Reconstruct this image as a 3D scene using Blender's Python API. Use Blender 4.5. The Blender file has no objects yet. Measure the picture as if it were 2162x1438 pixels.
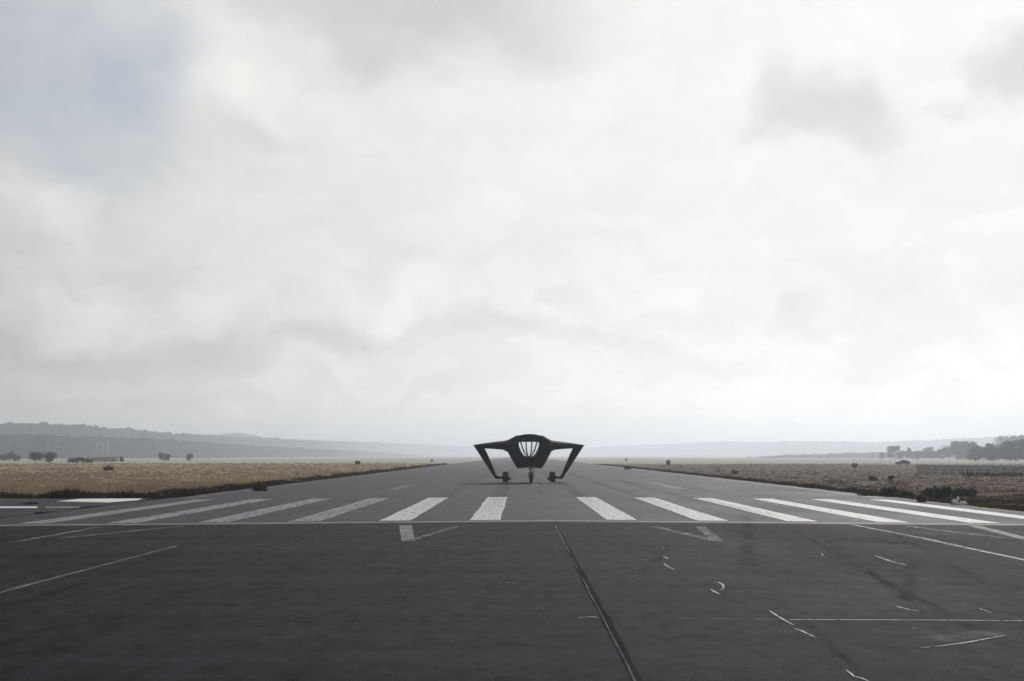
import bpy, bmesh, math, random
import numpy as np
from mathutils import Vector, Matrix, noise as mnoise

R = math.radians
SC = bpy.context.scene
COL = SC.collection

# ------------------------------------------------------------------ camera
F, H, VX, HY = 2883.0, 2.5, 1097.0, 962.0      # focal length in photo pixels, eye height, vanishing point
cd = bpy.data.cameras.new('camera')
cam = bpy.data.objects.new('camera', cd); COL.objects.link(cam)
cam.location = (0, 0, H); cam.rotation_euler = (R(90), 0, 0)
cd.sensor_width = 36; cd.lens = 36 * F / 2162
cd.shift_x = -(VX - 1081) / 2162; cd.shift_y = (HY - 719) / 2162
cd.clip_start = .1; cd.clip_end = 30000
SC.camera = cam

# ------------------------------------------------------------------ sky, sun, exposure
SUN_AZ, SUN_EL = R(17), R(27)                  # azimuth to the right of the view axis (+Y)
SUN_DIR = Vector((math.sin(SUN_AZ)*math.cos(SUN_EL), math.cos(SUN_AZ)*math.cos(SUN_EL), math.sin(SUN_EL)))
sd = bpy.data.lights.new('sun', 'SUN'); sd.energy = 1.5; sd.angle = R(14); sd.color = (1, .965, .90)
so = bpy.data.objects.new('sun', sd); COL.objects.link(so)
so.rotation_euler = SUN_DIR.to_track_quat('Z', 'Y').to_euler()
SC.view_settings.view_transform = 'Standard'; SC.view_settings.look = 'None'
SC.view_settings.exposure = 0; SC.view_settings.gamma = 1; SC.view_settings.use_curve_mapping = False
SC.cycles.volume_bounces = 2; SC.cycles.max_bounces = 8; SC.cycles.transparent_max_bounces = 24
SC.cycles.use_denoising = True

class NT:
    """tiny node-tree writer"""
    def __init__(s, tree): s.t = tree; s.n = tree.nodes; s.l = tree.links
    def put(s, sock, v):
        if v is None: return
        if isinstance(v, bpy.types.NodeSocket): s.l.new(v, sock)
        else: sock.default_value = v
    def node(s, kind, ins=None, **attr):
        n = s.n.new(kind)
        for k, v in attr.items(): setattr(n, k, v)
        for k, v in (ins or {}).items(): s.put(n.inputs[k], v)
        return n
    def m(s, op, a, b=None, c=None, clamp=False):
        n = s.n.new('ShaderNodeMath'); n.operation = op; n.use_clamp = clamp
        for i, v in enumerate((a, b, c)): s.put(n.inputs[i], v)
        return n.outputs[0]
    def v(s, op, a, b=None, out=0):
        n = s.n.new('ShaderNodeVectorMath'); n.operation = op
        s.put(n.inputs[0], a); s.put(n.inputs[1], b)
        return n.outputs['Value'] if out == 'Value' else n.outputs[0]
    def mix(s, f, a, b, blend='MIX'):
        n = s.n.new('ShaderNodeMix'); n.data_type = 'RGBA'; n.blend_type = blend; n.clamp_factor = True
        s.put(n.inputs[0], f); s.put(n.inputs[6], a); s.put(n.inputs[7], b)
        return n.outputs[2]
    def rng(s, v, a, b, c=0., d=1., smooth=True):
        n = s.n.new('ShaderNodeMapRange'); n.interpolation_type = 'SMOOTHSTEP' if smooth else 'LINEAR'; n.clamp = True
        for i, x in enumerate((v, a, b, c, d)): s.put(n.inputs[i], x)
        return n.outputs[0]
    def noise(s, vec, scale, detail=4, rough=.55, dist=0., out='Fac'):
        n = s.node('ShaderNodeTexNoise', {'Vector': vec, 'Scale': scale, 'Detail': detail, 'Roughness': rough, 'Distortion': dist})
        return n.outputs[out]

def c4(r, g=None, b=None):
    return (r, r, r, 1) if g is None else (r, g, b, 1)

w = bpy.data.worlds.new('World'); SC.world = w; w.use_nodes = True
t = NT(w.node_tree); t.n.clear()
gen = t.node('ShaderNodeTexCoord').outputs['Generated']
N = t.v('NORMALIZE', gen)
sky = t.node('ShaderNodeTexSky', sky_type='NISHITA', sun_disc=False, sun_elevation=SUN_EL, sun_rotation=SUN_AZ,
             air_density=1.0, dust_density=.4, ozone_density=2.5)
sep = t.node('ShaderNodeSeparateXYZ', {0: N})
zc = t.m('MAXIMUM', sep.outputs[2], 0.0)
# coordinates on a high cloud sheet: the pattern flattens towards the horizon
plane = t.v('DIVIDE', N, t.node('ShaderNodeCombineXYZ', {0: t.m('ADD', zc, .22), 1: t.m('ADD', zc, .22), 2: 1.0}).outputs[0])
n_big = t.noise(plane, 2.1, 3, .5, .3)
n_mid = t.noise(t.v('MULTIPLY', N, (1, 1, 1.7)), 9.0, 5, .55, .4)
n_fine = t.noise(t.v('MULTIPLY', N, (1, 1, 1.5)), 30.0, 4, .6, .6)
warp = t.v('SUBTRACT', t.noise(N, 7.0, 3, .55, 0, 'Color'), (.5, .5, .5))
warp2 = t.v('SUBTRACT', t.noise(N, 26.0, 3, .55, 0, 'Color'), (.5, .5, .5))
NW = t.v('ADD', t.v('ADD', N, t.v('MULTIPLY', warp, (.16, .16, .12))), t.v('MULTIPLY', warp2, (.035, .035, .03)))
def sky_dir(px, py):
    return Vector(((px - VX)/F, 1, (HY - py)/F)).normalized()
def blob(px, py, rx, rz, lo=.15, hi=1.0, vec=None):
    """soft cloud mass centred on a direction; radii in radians; 1 in the middle, 0 outside"""
    d = t.v('SUBTRACT', NW if vec is None else vec, tuple(sky_dir(px, py)))
    d = t.v('MULTIPLY', d, (1/rx, 1/max(rx, .2), 1/rz))
    return t.rng(t.v('LENGTH', d, out='Value'), hi, lo)
glow = t.v('DOT_PRODUCT', N, tuple(SUN_DIR), out='Value')
base = t.rng(glow, .55, .95, .345, .84)
shape = t.m('ADD', t.m('MULTIPLY', t.m('SUBTRACT', n_big, .5), .22),
            t.m('ADD', t.m('MULTIPLY', t.m('SUBTRACT', n_mid, .5), .30), t.m('MULTIPLY', t.m('SUBTRACT', n_fine, .5), .17)))
# low rows of cumulus: soft-edged heaps whose tops catch the light, flattened near the horizon
heap = t.noise(t.v('MULTIPLY', NW, (1, 1, 2.6)), 13.0, 5, .5, .2)
heap = t.m('SUBTRACT', t.rng(heap, .40, .60), .5)
shape = t.m('ADD', shape, t.m('MULTIPLY', heap, t.rng(zc, .26, .04, .05, .15)))
# the cover is thinner (bright, even) round the sun and lumpier away from it
amp = t.rng(glow, .6, .95, 1.0, .55)
lum = t.m('MULTIPLY', t.m('MULTIPLY', base, t.rng(zc, 0., .12, 1.30, 1.0)), t.m('ADD', 1.0, t.m('MULTIPLY', shape, amp)))
DARK = ((1765, 262, .058, .042, .26), (2185, 110, .034, .036, .26), (2040, 205, .03, .016, .12), (1640, 300, .035, .018, .10),
        (840, 30, .17, .060, .30), (330, 735, .20, .022, .22), (900, 712, .15, .016, .10), (1450, 735, .15, .013, .05), (620, 815, .22, .018, .07), (120, 860, .16, .035, .12), (560, 290, .07, .014, .10), (760, 690, .07, .014, .12),
        (1720, 660, .05, .020, .06), (1330, 720, .06, .014, .06))
for (px, py, rx, rz, k) in DARK:
    lum = t.m('MULTIPLY', lum, t.m('SUBTRACT', 1.0, t.m('MULTIPLY', blob(px, py, rx, rz), k)))
for (px, py, rx, rz, k) in ((150, 628, .085, .024, .14), (60, 440, .05, .026, .16), (820, 620, .07, .018, .09), (470, 640, .06, .016, .09), (1090, 600, .06, .02, .06), (1330, 590, .09, .018, .05), (520, 215, .06, .02, .08)):
    lum = t.m('MULTIPLY', lum, t.m('ADD', 1.0, t.m('MULTIPLY', blob(px, py, rx, rz), k)))
warmth = t.mix(t.rng(lum, .55, .9), c4(1.0, .988, .975), c4(1.0, .992, .958))
warmth = t.mix(t.rng(zc, .11, .0), warmth, c4(1.06, 1.0, .915))     # low cover seen through more air is warmer
cloud = t.mix(1.0, warmth, t.node('ShaderNodeCombineXYZ', {0: lum, 1: lum, 2: lum}).outputs[0], 'MULTIPLY')
# gaps of thin cover, where the blue shows; scattered all over the dome by noise, the largest up on the left
gap = t.m('MAXIMUM', blob(130, 150, .105, .105, .35, 1.0), t.rng(t.noise(plane, 1.3, 4, .55, .3), .64, .78))
gap = t.m('MULTIPLY', gap, t.rng(n_mid, .30, .62, .55, 1.0))
gap = t.m('MULTIPLY', gap, t.rng(glow, .93, .84))
STR = .06
cloud10 = t.mix(1.0, cloud, c4(1/STR), 'MULTIPLY')
veil = t.mix(.42, sky.outputs[0], cloud10)
total = t.mix(t.m('MULTIPLY', gap, .9), cloud10, veil)
bg = t.node('ShaderNodeBackground', {'Color': total, 'Strength': STR})
t.l.new(bg.outputs[0], t.node('ShaderNodeOutputWorld').inputs[0])

# ------------------------------------------------------------------ helpers
rnd = random.Random(7)
rng = np.random.default_rng(7)

def link(name, me, parent=None, mats=None):
    o = bpy.data.objects.new(name, me); COL.objects.link(o)
    if parent is not None: o.parent = parent
    for mt in (mats or []):
        me.materials.append(mt)
    return o
def mesh(name, verts, faces, mat=None, parent=None, smooth=False):
    me = bpy.data.meshes.new(name); me.from_pydata([tuple(v) for v in verts], [], [tuple(f) for f in faces]); me.update()
    if smooth:
        me.polygons.foreach_set('use_smooth', [True]*len(me.polygons))
    return link(name, me, parent, [mat] if mat else None)
def mesh_np(name, V, Fc, mat=None, parent=None):
    """fast: V (n,3) array, Fc (m,k) array of equal-sized faces"""
    me = bpy.data.meshes.new(name); V = np.asarray(V, dtype=np.float32); Fc = np.asarray(Fc, dtype=np.int32)
    m, k = Fc.shape
    me.vertices.add(len(V)); me.vertices.foreach_set('co', V.ravel())
    me.loops.add(m*k); me.loops.foreach_set('vertex_index', Fc.ravel())
    me.polygons.add(m); me.polygons.foreach_set('loop_start', np.arange(0, m*k, k, dtype=np.int32))
    me.update(calc_edges=True); me.validate()
    return link(name, me, parent, [mat] if mat else None)
def empty(name, loc=(0, 0, 0), rz=0):
    o = bpy.data.objects.new(name, None); COL.objects.link(o); o.location = loc; o.rotation_euler = (0, 0, rz); o.empty_display_size = .3
    return o
def tag(o, label=None, cat=None, group=None, kind=None):
    if label: o['label'] = label
    if cat: o['category'] = cat
    if group: o['group'] = group
    if kind: o['kind'] = kind
    return o
def bm_obj(name, bm, mat, parent=None, smooth=False, bevel=0):
    if bevel:
        bmesh.ops.bevel(bm, geom=list(bm.edges), offset=bevel, segments=2, affect='EDGES', clamp_overlap=True)
    bmesh.ops.recalc_face_normals(bm, faces=list(bm.faces))
    me = bpy.data.meshes.new(name); bm.to_mesh(me); bm.free()
    if smooth: me.polygons.foreach_set('use_smooth', [True]*len(me.polygons))
    return link(name, me, parent, [mat])
def add_box(bm, c, s, rot=None):
    M = Matrix.Translation(c) @ (rot.to_4x4() if rot else Matrix.Identity(4)) @ Matrix.Diagonal((s[0], s[1], s[2], 1))
    bmesh.ops.create_cube(bm, size=1, matrix=M)
def add_bar(bm, a, b, r, r2=None, seg=8):
    a, b = Vector(a), Vector(b); d = b - a
    M = Matrix.Translation((a+b)/2) @ d.to_track_quat('Z', 'Y').to_matrix().to_4x4()
    bmesh.ops.create_cone(bm, cap_ends=True, segments=seg, radius1=r, radius2=r if r2 is None else r2, depth=d.length, matrix=M)
def loft(sections, closed=True):
    """sections: list of rings of equal count -> verts, faces with end caps"""
    n = len(sections[0]); V = [p for s in sections for p in s]; Fc = []
    for i in range(len(sections)-1):
        for j in range(n):
            a, b = i*n+j, i*n+(j+1) % n
            Fc.append((a, b, b+n, a+n))
    Fc.append(tuple(range(n-1, -1, -1))); k = (len(sections)-1)*n; Fc.append(tuple(range(k, k+n)))
    return V, Fc
def loft_obj(name, sections, mat, parent=None, smooth=False):
    V, Fc = loft(sections); bm = bmesh.new()
    vs = [bm.verts.new(v) for v in V]
    for f in Fc: bm.faces.new([vs[i] for i in f])
    return bm_obj(name, bm, mat, parent, smooth)

# ------------------------------------------------------------------ materials
def mat(name):
    m = bpy.data.materials.new(name); m.use_nodes = True
    t = NT(m.node_tree); b = t.n['Principled BSDF']
    return m, t, b
def obj_pos(t): return t.node('ShaderNodeNewGeometry').outputs['Position']

def plain(name, col, rough=.6, var=.15, scale=4., metal=0., spec=.5):
    m, t, b = mat(name); p = obj_pos(t)
    n = t.noise(p, scale, 5)
    k = t.rng(n, .25, .75, 1-var, 1+var, False)
    t.put(b.inputs['Base Color'], t.mix(1, c4(*col), t.node('ShaderNodeCombineXYZ', {0: k, 1: k, 2: k}).outputs[0], 'MULTIPLY'))
    t.put(b.inputs['Roughness'], t.rng(n, .2, .8, rough-.08, min(1, rough+.1), False)); b.inputs['Metallic'].default_value = metal
    b.inputs['Specular IOR Level'].default_value = spec
    return m

def asphalt_nodes(t, b, dark, tint=(1, .90, 1.34)):
    """worn asphalt: long streaks along the runway, patches, aggregate"""
    p = obj_pos(t)
    streak = t.noise(t.v('MULTIPLY', p, (1.1, .035, 1)), 1.0, 5, .6)
    patch = t.noise(t.v('MULTIPLY', p, (.16, .07, 1)), 1.0, 4, .55, .4)
    cross = t.noise(t.v('MULTIPLY', p, (.05, .55, 1)), 1.0, 3, .6)
    grain = t.noise(p, 55., 3, .7)
    mott = t.noise(t.v('MULTIPLY', p, (1., .5, 1)), 2.6, 5, .7)
    agg = t.node('ShaderNodeTexVoronoi', {'Vector': p, 'Scale': 45.}).outputs['Distance']
    v = t.m('ADD', t.m('MULTIPLY', t.m('SUBTRACT', streak, .5), 1.1), t.m('MULTIPLY', t.m('SUBTRACT', patch, .5), 1.3))
    v = t.m('ADD', v, t.m('MULTIPLY', t.m('SUBTRACT', cross, .5), .7))
    v = t.m('ADD', v, t.m('MULTIPLY', t.m('SUBTRACT', grain, .5), 1.5))
    v = t.m('ADD', v, t.m('ADD', t.m('MULTIPLY', t.m('SUBTRACT', agg, .35), .25), t.m('MULTIPLY', t.m('SUBTRACT', mott, .5), 1.3)))
    v = t.m('MAXIMUM', t.m('ADD', 1.0, v), .35)
    vn = v; v = t.m('MULTIPLY', v, dark)
    col = t.node('ShaderNodeCombineXYZ', {0: t.m('MULTIPLY', v, tint[0]), 1: t.m('MULTIPLY', v, tint[1]), 2: t.m('MULTIPLY', v, tint[2])}).outputs[0]
    rough = t.rng(t.m('ADD', patch, t.m('MULTIPLY', streak, .6)), .5, 1.1, .54, .70)
    bump = t.node('ShaderNodeBump', {'Strength': .55, 'Distance': .02, 'Height': t.m('ADD', grain, t.m('MULTIPLY', agg, .6))}).outputs[0]
    return col, rough, bump, vn
def asphalt(name, dark, spec=.11, rough=0.):
    m, t, b = mat(name); c, r, bp, vn = asphalt_nodes(t, b, dark)
    t.put(b.inputs['Base Color'], c); t.put(b.inputs['Roughness'], t.m('ADD', r, rough)); t.put(b.inputs['Normal'], bp)
    t.put(b.inputs['Specular IOR Level'], t.m('MULTIPLY', t.m('POWER', vn, 1.4), spec)); b.inputs['Specular Tint'].default_value = c4(1, .925, 1.26)
    return m
def decal(name, col, rough=.5, keep=(.35, .5), scale=3., soft=.0, strength=1., stretch=(1, .35, 1), spec=.5):
    """a worn layer of paint, tar or rubber: noise eats it away; soft = feathered rim from the strip's own UVs"""
    m, t, b = mat(name); p = obj_pos(t)
    n = t.noise(t.v('MULTIPLY', p, stretch), scale, 6, .68)
    g = t.noise(p, 30., 3, .7)
    a = t.rng(t.m('ADD', n, t.m('MULTIPLY', t.m('SUBTRACT', g, .5), .5)), keep[0], keep[1])
    if soft:
        uv = t.node('ShaderNodeSeparateXYZ', {0: t.node('ShaderNodeTexCoord').outputs['UV']})
        e = t.m('MULTIPLY', uv.outputs[1], t.m('SUBTRACT', 1.0, uv.outputs[1]))
        a = t.m('MULTIPLY', a, t.rng(e, 0., .25*soft))
        e = t.m('MULTIPLY', uv.outputs[0], t.m('SUBTRACT', 1.0, uv.outputs[0]))
        a = t.m('MULTIPLY', a, t.rng(e, 0., .12*soft))
    a = t.m('MULTIPLY', a, strength)
    k = t.rng(n, .3, .8, .8, 1.12, False)
    t.put(b.inputs['Base Color'], t.mix(1, c4(*col), t.node('ShaderNodeCombineXYZ', {0: k, 1: k, 2: k}).outputs[0], 'MULTIPLY'))
    b.inputs['Roughness'].default_value = rough; b.inputs['Specular IOR Level'].default_value = spec
    t.put(b.inputs['Alpha'], a)
    return m

M = {}
M['asphalt'] = asphalt('runway_asphalt', .027, .13, .08)
M['overrun'] = asphalt('overrun_asphalt', .0145, .058, .19)
M['taxi'] = asphalt('taxiway_asphalt', .030, .05)
M['paint'] = decal('white_runway_paint', (.54, .53, .555), .62, (.20, .46), 3.5, stretch=(1.6, .2, 1), spec=.3)
M['paint_worn_shaded'] = decal('worn_shaded_runway_paint', (.33, .325, .345), .65, (.14, .6), 4., strength=.85, stretch=(1.6, .2, 1), spec=.2)  # worn paint; its grey also stands in for missing sun sheen on left stripes
M['paint_line'] = decal('thin_threshold_paint', (.34, .34, .35), .65, (.15, .6), 3., strength=.75, stretch=(.3, 1, 1), spec=.15)
M['paint_arrow'] = decal('thin_arrow_paint', (.34, .34, .35), .65, (.26, .74), 3., strength=.6, spec=.15)
M['paint_faint'] = decal('faint_runway_paint', (.26, .26, .27), .55, (.2, .7), 4.0, strength=.55, spec=.3)
M['paint_fresh'] = decal('bright_white_paint', (.78, .78, .76), .4, (.2, .34), 1.5)
M['chalk'] = decal('white_sealant', (.40, .40, .42), .6, (.32, .52), 9., strength=.85, spec=.15)
M['seal'] = decal('black_crack_sealant', (.010, .010, .012), .9, (.2, .6), 3., soft=.8, strength=.62, spec=.03)
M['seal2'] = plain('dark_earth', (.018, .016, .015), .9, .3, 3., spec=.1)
M['joint'] = decal('pale_joint_filler', (.07, .07, .07), .7, (.25, .6), 1.6, soft=.6, strength=.8, spec=.1)
M['rubber'] = decal('tyre_rubber', (.006, .006, .007), .95, (.3, .85), 1.6, soft=1., strength=.28, spec=.0)
M['dust'] = decal('pale_dust', (.25, .25, .25), .6, (.35, .8), 1.2, soft=1., strength=.3, spec=.2)

def ground_mat():
    m, t, b = mat('heath_ground'); p = obj_pos(t)
    s = t.node('ShaderNodeSeparateXYZ', {0: p})
    n1 = t.noise(t.v('MULTIPLY', p, (.012, .03, 1)), 1., 5, .6, .3)
    n2 = t.noise(p, .6, 6, .65)
    n3 = t.noise(t.v('MULTIPLY', p, (.004, .02, 1)), 1., 4, .55)
    tan = t.mix(t.rng(n1, .35, .65), c4(.40, .30, .175), c4(.31, .24, .16))
    heather = t.mix(t.rng(n1, .35, .65), c4(.125, .088, .066), c4(.132, .10, .060))
    near = t.mix(t.rng(t.m('ADD', s.outputs[0], t.m('MULTIPLY', t.m('SUBTRACT', n3, .5), 60.)), -12, 12), tan, heather)
    far = t.mix(t.rng(n3, .35, .65), c4(.42, .42, .35), c4(.37, .36, .30))  # paler far meadow, with the grey of the mist painted into its colour
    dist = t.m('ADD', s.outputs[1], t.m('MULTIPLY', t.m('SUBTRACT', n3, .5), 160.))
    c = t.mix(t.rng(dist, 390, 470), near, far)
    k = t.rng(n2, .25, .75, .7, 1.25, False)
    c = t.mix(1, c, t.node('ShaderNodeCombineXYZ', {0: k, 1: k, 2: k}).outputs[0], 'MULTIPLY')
    t.put(b.inputs['Base Color'], c); b.inputs['Roughness'].default_value = .95; b.inputs['Specular IOR Level'].default_value = .1
    return m
M['ground'] = ground_mat()

def leaf_mat(name, ca, cb, var=.35, trans=.15, band=None):
    m, t, b = mat(name)
    g = t.node('ShaderNodeNewGeometry')
    n = t.noise(g.outputs['Position'], .35, 3, .6)
    f = t.m('ADD', t.m('MULTIPLY', g.outputs['Random Per Island'], .6), t.m('MULTIPLY', n, .5))
    c = t.mix(t.rng(f, .15, .95, 0, 1, False), c4(*ca), c4(*cb))
    if band:                                   # drifts of other plants through the sward
        pb = t.noise(t.v('MULTIPLY', g.outputs['Position'], (.010, .035, 0)), 1., 5, .6, .4)
        c = t.mix(t.rng(pb, .42, .62), c, c4(*band))
        pc = t.noise(t.v('MULTIPLY', g.outputs['Position'], (.09, .09, 0)), 1., 4, .6, .4)
        c = t.mix(t.rng(pc, .55, .75, 0, .5), c, c4(*[v*.45 for v in band]))
    t.put(b.inputs['Base Color'], c); b.inputs['Roughness'].default_value = .8; b.inputs['Specular IOR Level'].default_value = .15
    tr = t.node('ShaderNodeBsdfTranslucent', {'Color': c})
    mx = t.node('ShaderNodeMixShader', {0: trans, 1: b.outputs[0], 2: tr.outputs[0]})
    t.l.new(mx.outputs[0], t.n['Material Output'].inputs[0])
    return m
M['grass_tan'] = leaf_mat('dry_tan_grass', (.285, .225, .15), (.40, .322, .215), trans=.3, band=(.245, .198, .16))
M['grass_brown'] = leaf_mat('brown_heath_grass', (.098, .068, .050), (.150, .108, .074), trans=.2, band=(.118, .075, .062))
M['weed'] = leaf_mat('dark_weeds_shade_painted', (.020, .017, .011), (.060, .050, .028), trans=.08)  # dark tone stands in for the shaded front of backlit grass
M['weed_green'] = leaf_mat('olive_verge_weeds', (.030, .032, .014), (.075, .068, .03), trans=.08)
M['shrub'] = leaf_mat('dark_shrub_leaves', (.026, .030, .018), (.062, .064, .034), trans=.1)
M['shrub_green'] = leaf_mat('green_shrub_leaves', (.012, .034, .018), (.030, .075, .035), trans=.1)
M['tree'] = leaf_mat('tree_leaves', (.024, .036, .026), (.048, .062, .042))
M['pine'] = leaf_mat('pine_needles', (.016, .028, .028), (.034, .050, .044))
M['bark'] = plain('bark', (.06, .048, .038), .9, .3, 3.)

def hill_mat(name, a, b_):
    m, t, b = mat(name); p = obj_pos(t)
    n1 = t.noise(p, .012, 4, .6); n2 = t.noise(p, .14, 4, .7)
    c = t.mix(t.rng(n1, .35, .65), c4(*a), c4(*b_))
    k = t.rng(n2, .3, .7, .6, 1.3, False)
    t.put(b.inputs['Base Color'], t.mix(1, c, t.node('ShaderNodeCombineXYZ', {0: k, 1: k, 2: k}).outputs[0], 'MULTIPLY'))
    b.inputs['Roughness'].default_value = .95; b.inputs['Specular IOR Level'].default_value = .05
    return m
M['hill'] = hill_mat('wooded_slope', (.036, .046, .046), (.052, .060, .058))
M['hill_dark'] = hill_mat('dark_wood', (.026, .034, .040), (.038, .045, .048))
M['carbon'] = plain('matt_black_carbon', (.006, .007, .012), .65, .25, 3., spec=.1)
M['carbon_top'] = plain('dark_green_grey_hood', (.010, .013, .011), .6, .2, 3., spec=.15)
M['strut'] = plain('grey_strut_metal', (.16, .17, .165), .45, .15, 5., metal=.4)
M['steel'] = plain('scuffed_steel', (.20, .20, .21), .4, .2, 8., metal=.7)
M['rubber_tyre'] = plain('tyre_black', (.012, .012, .014), .75, .2, 12.)
M['sign'] = plain('weathered_dark_board', (.045, .045, .045), .6, .3, 5.)
M['galv'] = plain('galvanised_post', (.58, .58, .60), .6, .2, 6.)
M['wire'] = plain('dark_fence_wire', (.045, .043, .06), .6, .2, 6.)
M['pale'] = plain('pale_concrete', (.50, .54, .55), .7, .15, 1.)
M['lump'] = plain('white_concrete_lump', (.72, .71, .68), .8, .15, 9.)
M['plaster'] = plain('pinkish_plaster', (.36, .27, .22), .85, .15, .8)
M['door'] = plain('brown_door', (.10, .065, .055), .7, .2, 4.)
M['rooftile'] = plain('grey_roof_sheet', (.26, .23, .21), .8, .2, 2.)
M['car'] = plain('dark_car_paint', (.030, .032, .045), .3, .1, 2.)
M['glass'] = plain('dark_car_glass', (.012, .014, .018), .12, .1, 2.)

m, t, b = mat('pale_green_canopy_glass')
gl = t.node('ShaderNodeBsdfGlossy', {'Color': c4(.9, 1, .95), 'Roughness': .08})
tr = t.node('ShaderNodeBsdfTransparent', {'Color': c4(.955, .978, .962)})
mx = t.node('ShaderNodeMixShader', {0: t.node('ShaderNodeFresnel', {'IOR': 1.4}).outputs[0], 1: tr.outputs[0], 2: gl.outputs[0]})
t.l.new(mx.outputs[0], t.n['Material Output'].inputs[0]); M['canopy'] = m

# ------------------------------------------------------------------ ground levels
CX = 1.34                          # runway centre line
XL, XR = -22.3, 24.3               # pavement edges
CROWN = .0085
def zroad(x): return -CROWN*abs(x - CX)
ZEDGE = zroad(XR) - .05
def zfield(x, y):
    out = max(XL - x, x - XR, 0.0)
    k = min(1, out/25.)*min(1, max(0, (y - 95)/80.))
    z = ZEDGE + k*(.25*mnoise.noise((x*.02, y*.008, 3.)) + .12)
    far = min(1, max(0, (y-450)/600.))
    return z - .6*far
def gp(px, py, z=0.0):
    """photo pixel -> point on the level z"""
    D = F*(H - z)/(py - HY)
    return (px - VX)*D/F, D
def gr(px, py):
    """photo pixel -> point on the cambered pavement"""
    x, D = gp(px, py)
    for _ in range(3): x, D = gp(px, py, zroad(x))
    return x, D
def at(px, D): return (px - VX)*D/F
def up(py, D): return H + (HY - py)*D/F

# ------------------------------------------------------------------ the ground sheet
def graded(lo, hi, n, p=1.6):
    s = np.linspace(0, 1, n)**p
    return list(lo + (hi-lo)*s)
xs = sorted([-v for v in graded(24, 9000, 46, 3)] + [XL-.02, XL+1.5, XR+.02, XR-1.5] + list(graded(26, 9000, 46, 3)))
ys = [-250, -100, 0, 30] + list(np.arange(45, 140, 5)) + list(np.arange(140, 500, 12)) + list(graded(510, 14000, 46, 2.4))
GV, GF = [], []
for y in ys:
    for x in xs:
        inside = XL+1 < x < XR-1
        GV.append((x, y, -.55 if inside else zfield(x, y)))
nx = len(xs)
for j in range(len(ys)-1):
    for i in range(nx-1):
        a = j*nx+i; GF.append((a, a+1, a+1+nx, a+nx))
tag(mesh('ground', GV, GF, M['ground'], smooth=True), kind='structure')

# ------------------------------------------------------------------ pavements
def pavement(name, x0, x1, y0, y1, m, step=6., wob=0.):
    V, Fc = [], []; n = max(2, int((y1-y0)/step)); 
    for j in range(n+1):
        y = y0 + (y1-y0)*j/n
        a = x0 + wob*mnoise.noise((y*.35, 1.3, x0)); b = x1 + wob*mnoise.noise((y*.35, 7.7, x1))
        row = [a, (a+CX)/2, CX, (b+CX)/2, b]
        V += [(a, y, zroad(a) - .3)] + [(x, y, zroad(x)) for x in row] + [(b, y, zroad(b) - .3)]
    for j in range(n):
        for i in range(6):
            k = j*7+i; Fc.append((k, k+1, k+8, k+7))
    return tag(mesh(name, V, Fc, m), kind='structure')
Y_THR = 51.6                       # where the overrun meets the runway proper
overrun = pavement('overrun_pavement', XL, XR, -60, Y_THR, M['overrun'], wob=.15)
runway = pavement('runway', XL, XR, Y_THR, 2300, M['asphalt'], wob=.35)
# side taxiway joining from the left
TZ = ZEDGE + .035
def taxi_poly():
    y0, y1 = 57.5, 86.5
    pts = [(-160, y0-2), (-60, y0-.5), (XL-.06, y0), (XL-.06, y1), (-40, y1-1), (-70, y1+2), (-160, y1+4)]
    V = [(x, y, TZ) for x, y in pts] + [(x, y, TZ-.25) for x, y in pts]
    n = len(pts); Fc = [tuple(range(n))] + [(i, i+n, (i+1) % n+n, (i+1) % n) for i in range(n)]
    return V, Fc
tx = mesh('taxiway', *taxi_poly(), M['taxi']); tag(tx, kind='structure')

# ------------------------------------------------------------------ markings: thin sheets 4 mm and more above the pavement
def ribbon(name, pts, width, m, parent, lift=.005, jitter=0., taper=False):
    """pts: world (x, y); each a strip of its own with u along, v across"""
    P = [Vector((p[0], p[1], 0)) for p in pts]
    # add the crown vertex where a strip crosses the centre line
    Q = [P[0]]
    for a, b in zip(P, P[1:]):
        n = max(1, int((b-a).length/8))
        ts = [k/n for k in range(1, n+1)]
        if (a.x-CX)*(b.x-CX) < 0: ts.append((CX-a.x)/(b.x-a.x)); ts.sort()
        Q += [a.lerp(b, s) for s in ts]
    V, Fc, UV = [], [], []
    L = sum((b-a).length for a, b in zip(Q, Q[1:])) or 1; acc = 0
    for i, q in enumerate(Q):
        d = (Q[min(i+1, len(Q)-1)] - Q[max(i-1, 0)]).normalized(); nrm = Vector((-d.y, d.x, 0))
        if i: acc += (q - Q[i-1]).length
        wd = width*(1 + jitter*rnd.uniform(-1, 1))
        if taper: wd *= max(.25, 1 - abs(2*acc/L - 1)**3)
        for s in (-.5, .5):
            v = q + nrm*wd*s; V.append((v.x, v.y, zroad(v.x) + lift)); UV.append((acc/L, s+.5))
    for i in range(len(Q)-1):
        Fc.append((2*i, 2*i+2, 2*i+3, 2*i+1))
    o = mesh(name, V, Fc, m, parent)
    uvl = o.data.uv_layers.new(name='UVMap')
    for lp in o.data.loops: uvl.data[lp.index].uv = UV[lp.vertex_index]
    if o.data.polygons[0].normal.z < 0: o.data.flip_normals()
    return o
def quad(name, pts, m, parent, lift=.005, z=None):
    V = [(x, y, (zroad(x) if z is None else z) + lift) for x, y in pts]
    o = mesh(name, V, [tuple(range(len(V)))], m, parent)
    if o.data.polygons[0].normal.z < 0: o.data.flip_normals()
    return o

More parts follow.
